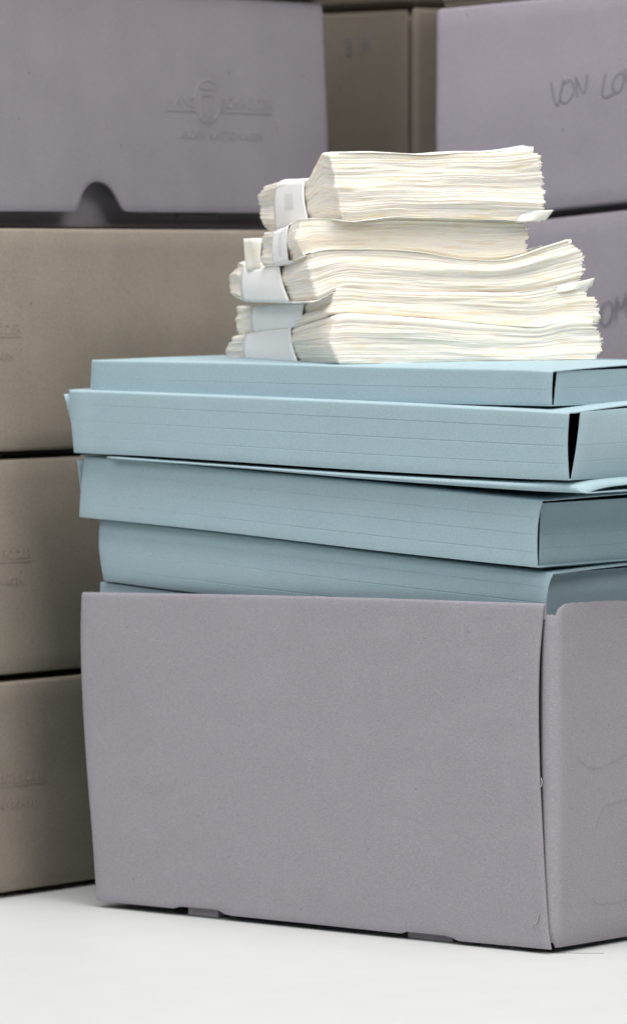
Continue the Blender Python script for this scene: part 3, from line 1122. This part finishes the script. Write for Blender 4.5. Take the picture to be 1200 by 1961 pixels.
zf5 = zt + 0.0006
t5 = thing('archive_box', 'taupe box above the lilac box of the left stack, cut off by the picture edge', 'box', tuple(KR + ZV * zf5), 'archive boxes stacked at the left')
rounded_solid('base', K + EX * 0.004 + EY * 0.005, EX, EY, LW - 0.008, LD - 0.01, lambda s: (zf5, zf5 + 0.11), 0.002, TAUPE, t5, 8, 0.0)
rounded_solid('lid', K - EX * 0.001 - EY * 0.004, EX, EY, LW, LD, lambda s: (zf5 + 0.0012 + s * 0.004, zf5 + 0.125), 0.0035, TAUPE, t5, 9, 0.0014)

# right stack --------------------------------------------------------
DR = yaw_dir(-9)                                   # along the faces, to the right and slightly nearer
NR = vnormal(DR)
dR = ray(835, 436)
R0 = CAM + dR * 3.12
R0 = R0 * (1, 1, 0)
RW, RD = 0.36, 0.26
EYR = -NR


def zr(x, y):
    p = plane_pt(x, y, R0, NR)
    return np.dot(p - R0, DR), p[2]


def line(p1, p2):
    (s1, z1), (s2, z2) = zr(*p1), zr(*p2)
    k = (z2 - z1) / (s2 - s1)
    return lambda s: z1 + k * (s - s1)


up_b, up_t = line((1050, 404.5), (1200, 388)), line((845, 16), (1050, -4))
lo_t = line((1050, 416), (1200, 399))
z_low = lo_t(0.0) - 0.128
RG = 'archive boxes stacked at the right'
for k in range(2):
    zb, zt = 0.0004 + k * (z_low / 2), (k + 1) * z_low / 2 - 0.0006
    t = thing('archive_box', ('grey box standing on the table under the right stack, hidden behind the folders', 'grey box in the right stack under the two lettered lilac boxes')[k],
              'box', tuple(R0 + ZV * zb), RG)
    top = (lambda s, zt=zt: zt) if k == 0 else (lambda s: lo_t(s) - 0.1285)
    rounded_solid('lid', R0 + DR * 0.004, DR, EYR, RW, RD, lambda s, zb=zb, top=top: (zb, top(s)), 0.0026, TAUPE, t, 20 + k, 0.001)
rl_ = thing('archive_box', 'lower lilac box at the right, lettering cut off beside the tissue bundles', 'box', tuple(R0 + ZV * z_low), RG)
rounded_solid('lid', R0 + DR * 0.008 + EYR * 0.002, DR, EYR, RW, RD, lambda s: (lo_t(s) - 0.127, lo_t(s)), 0.0026, LILAC, rl_, 31, 0.0015)
rounded_solid('base', R0 + DR * 0.012 + EYR * 0.007, DR, EYR, RW - 0.008, RD - 0.01, lambda s: (lo_t(s) - 0.1278, lo_t(s) - 0.01), 0.002, LILAC, rl_, 32, 0.0)
ru = thing('archive_box', 'upper lilac box at the right with the larger pencilled name on it', 'box', tuple(R0 + ZV * lo_t(0.0)), RG)
rounded_solid('lid', R0, DR, EYR, RW, RD, lambda s: (up_b(s), up_t(s)), 0.0026, LILAC, ru, 33, 0.0015)
rounded_solid('base', R0 + DR * 0.010 + EYR * 0.013, DR, EYR, RW - 0.02, RD - 0.02, lambda s: (lo_t(s) + 0.0006, up_t(s) - 0.01), 0.002, LILAC, ru, 34, 0.0)
rt_ = thing('archive_box', 'taupe box on top of the right stack, only its lower edge in view', 'box', tuple(R0 + ZV * up_t(0.0)), RG)
rounded_solid('base', R0 + DR * 0.004 + EYR * 0.004, DR, EYR, RW - 0.008, RD - 0.01, lambda s: (up_t(s) + 0.0006, up_t(s) + 0.11), 0.002, TAUPE, rt_, 35, 0.0)
rounded_solid('lid', R0 + DR * 0.002 - EYR * 0.001, DR, EYR, RW, RD, lambda s: (up_t(s) + 0.0042, up_t(s) + 0.128), 0.0035, TAUPE, rt_, 36, 0.001)


def hand(strokes, P0, n, wdt, mat, parent, lift):
    out = []
    for st in strokes:
        w_ = crom([plane_pt(x, y, P0 + n * lift, n) for x, y in st], max(6, 5 * len(st)))
        out.append(w_)
    ribbon('handwriting', out, n, wdt, mat, parent)


V1 = [[(1054, 158), (1056, 168), (1058, 180), (1061, 193), (1064, 201), (1067, 203)], [(1067, 203), (1070, 193), (1074, 176), (1077, 157), (1078, 152)],
      [(1077, 160), (1073, 176), (1072, 190), (1076, 197), (1084, 197), (1092, 188), (1098, 175), (1097, 163), (1091, 154), (1084, 156), (1078, 163)],
      [(1104, 186), (1103, 165), (1102, 150), (1101, 147)], [(1101, 147), (1106, 158), (1111, 170), (1115, 178), (1119, 176), (1122, 160), (1123, 147), (1122, 143)],
      [(1159, 140), (1156, 155), (1153, 172), (1153, 184), (1158, 187), (1168, 183), (1177, 178)],
      [(1190, 139), (1182, 143), (1174, 155), (1172, 168), (1177, 176), (1184, 177), (1191, 166), (1193, 150), (1190, 140)],
      [(1195, 132), (1197, 145), (1200, 158), (1203, 168)], [(1203, 168), (1207, 152), (1210, 132)]]
hand(V1, R0, NR, 0.00065, PENCIL, ru, 0.0016)
V2 = [[(1160, 578), (1153, 585), (1150, 602), (1151, 618), (1157, 624), (1165, 617), (1171, 600), (1172, 585), (1166, 577), (1160, 578)],
      [(1178, 613), (1179, 590), (1181, 566)], [(1181, 575), (1186, 590), (1191, 588), (1195, 570)], [(1197, 560), (1199, 580), (1201, 607)]]
hand(V2, R0 + EYR * 0.002, NR, 0.00065, PENCIL, rl_, 0.0016)

# middle stack, set further back between the two -----------------------
MA = yaw_dir(180 - 44)                             # left face, running back to the left
MB = yaw_dir(38)                                   # right face
M0 = (CAM + ray(797, 300) * 3.30) * (1, 1, 0)
NMA = vnormal(MA)


def zm(x, y):
    p = plane_pt(x, y, M0, NMA)
    return np.dot(p - M0, MA), p[2]


(s1, z1), (s2, z2) = zm(795, 17), zm(640, 37)
m_top = z1
m_h = m_top / 4
MG = 'taupe boxes stacked at the back between the two stacks'
for k in range(5):
    zb = 0.0004 + k * m_h
    zt = (k + 1) * m_h - (0.0003 if k < 3 else 0.0)
    if k == 4:
        zb = zm(708, 11)[1]
        zt = zb + 0.13
    lab = ('taupe box on the table at the very back, between the stacks', 'second taupe box of the back stack, hidden between the stacks',
           'third taupe box of the back stack, hidden between the stacks', 'taupe box at the back, seen in the gap between the left and right lilac boxes',
           'taupe box at the top edge of the view, above the gap between the lilac boxes')[k]
    t = thing('archive_box', lab, 'box', tuple(M0 + ZV * (zb - (0.004 if k == 4 else 0))), MG)
    sw = 0.3
    if k < 3:
        rounded_solid('lid', M0 + MA * 0.002, MA, MB, sw, 0.26, lambda s: (zb, zt), 0.004, TAUPE, t, 50 + k, 0.001)
    elif k == 3:
        rounded_solid('base', M0 + MA * 0.006 + MB * 0.004, MA, MB, sw - 0.01, 0.25, lambda s: (zb, zt - 0.004), 0.003, TAUPE, t, 54, 0.0)
        # left panel stops short of the wrapped corner piece, as on the front box
        slab('front_panel', M0 + MA * 0.0075 - MB * 0.001 + ZV * (zb + 0.001), MA * (sw - 0.012), MB * 0.002, ZV * (zt - zb - 0.002), TAUPE, t, 0.0009)
        rounded_solid('side_panel', M0 + MB * 0.0, MA, MB, 0.0062, 0.255, lambda s: (zb + 0.001, zt + 0.0005), 0.003, TAUPE, t, 55, 0.0)
        slab('tab', M0 + MA * 0.16 - MB * 0.002 + ZV * (zt - 0.005), MA * 0.05, MB * 0.004, ZV * 0.006, TAUPE, t, 0.0006)
        st = [[(662, 75), (668, 72), (670, 80), (664, 86), (671, 92), (669, 102), (662, 103)], [(690, 66), (691, 84), (690, 100)], [(690, 84), (702, 80)], [(703, 62), (705, 80), (704, 96)]]
        hand(st, M0 - MB * 0.001, NMA, 0.0012, PENCIL2, t, 0.0004)
    else:
        rounded_solid('base', M0 + MA * 0.006 + MB * 0.006, MA, MB, sw - 0.01, 0.25, lambda s: (4 * m_h + 0.0008, zt - 0.004), 0.003, TAUPE, t, 56, 0.0)
        rounded_solid('lid', M0 + MA * 0.002 + MB * 0.001, MA, MB, sw, 0.26, lambda s: (zb, zt), 0.004, TAUPE, t, 57, 0.001)

# ------------------------------------------------------------------ a loose thread on the table
th = [table_pt(x, y) + ZV * 0.0002 for x, y in ((1062, 1826), (1085, 1825.5), (1110, 1826), (1135, 1826.3), (1156, 1826))]
o = tube('thread', crom(th, 16), 0.0001, DARKFIB, None, 5)
o['label'] = 'thin dark thread lying on the white table by the box corner'
o['category'] = 'thread'
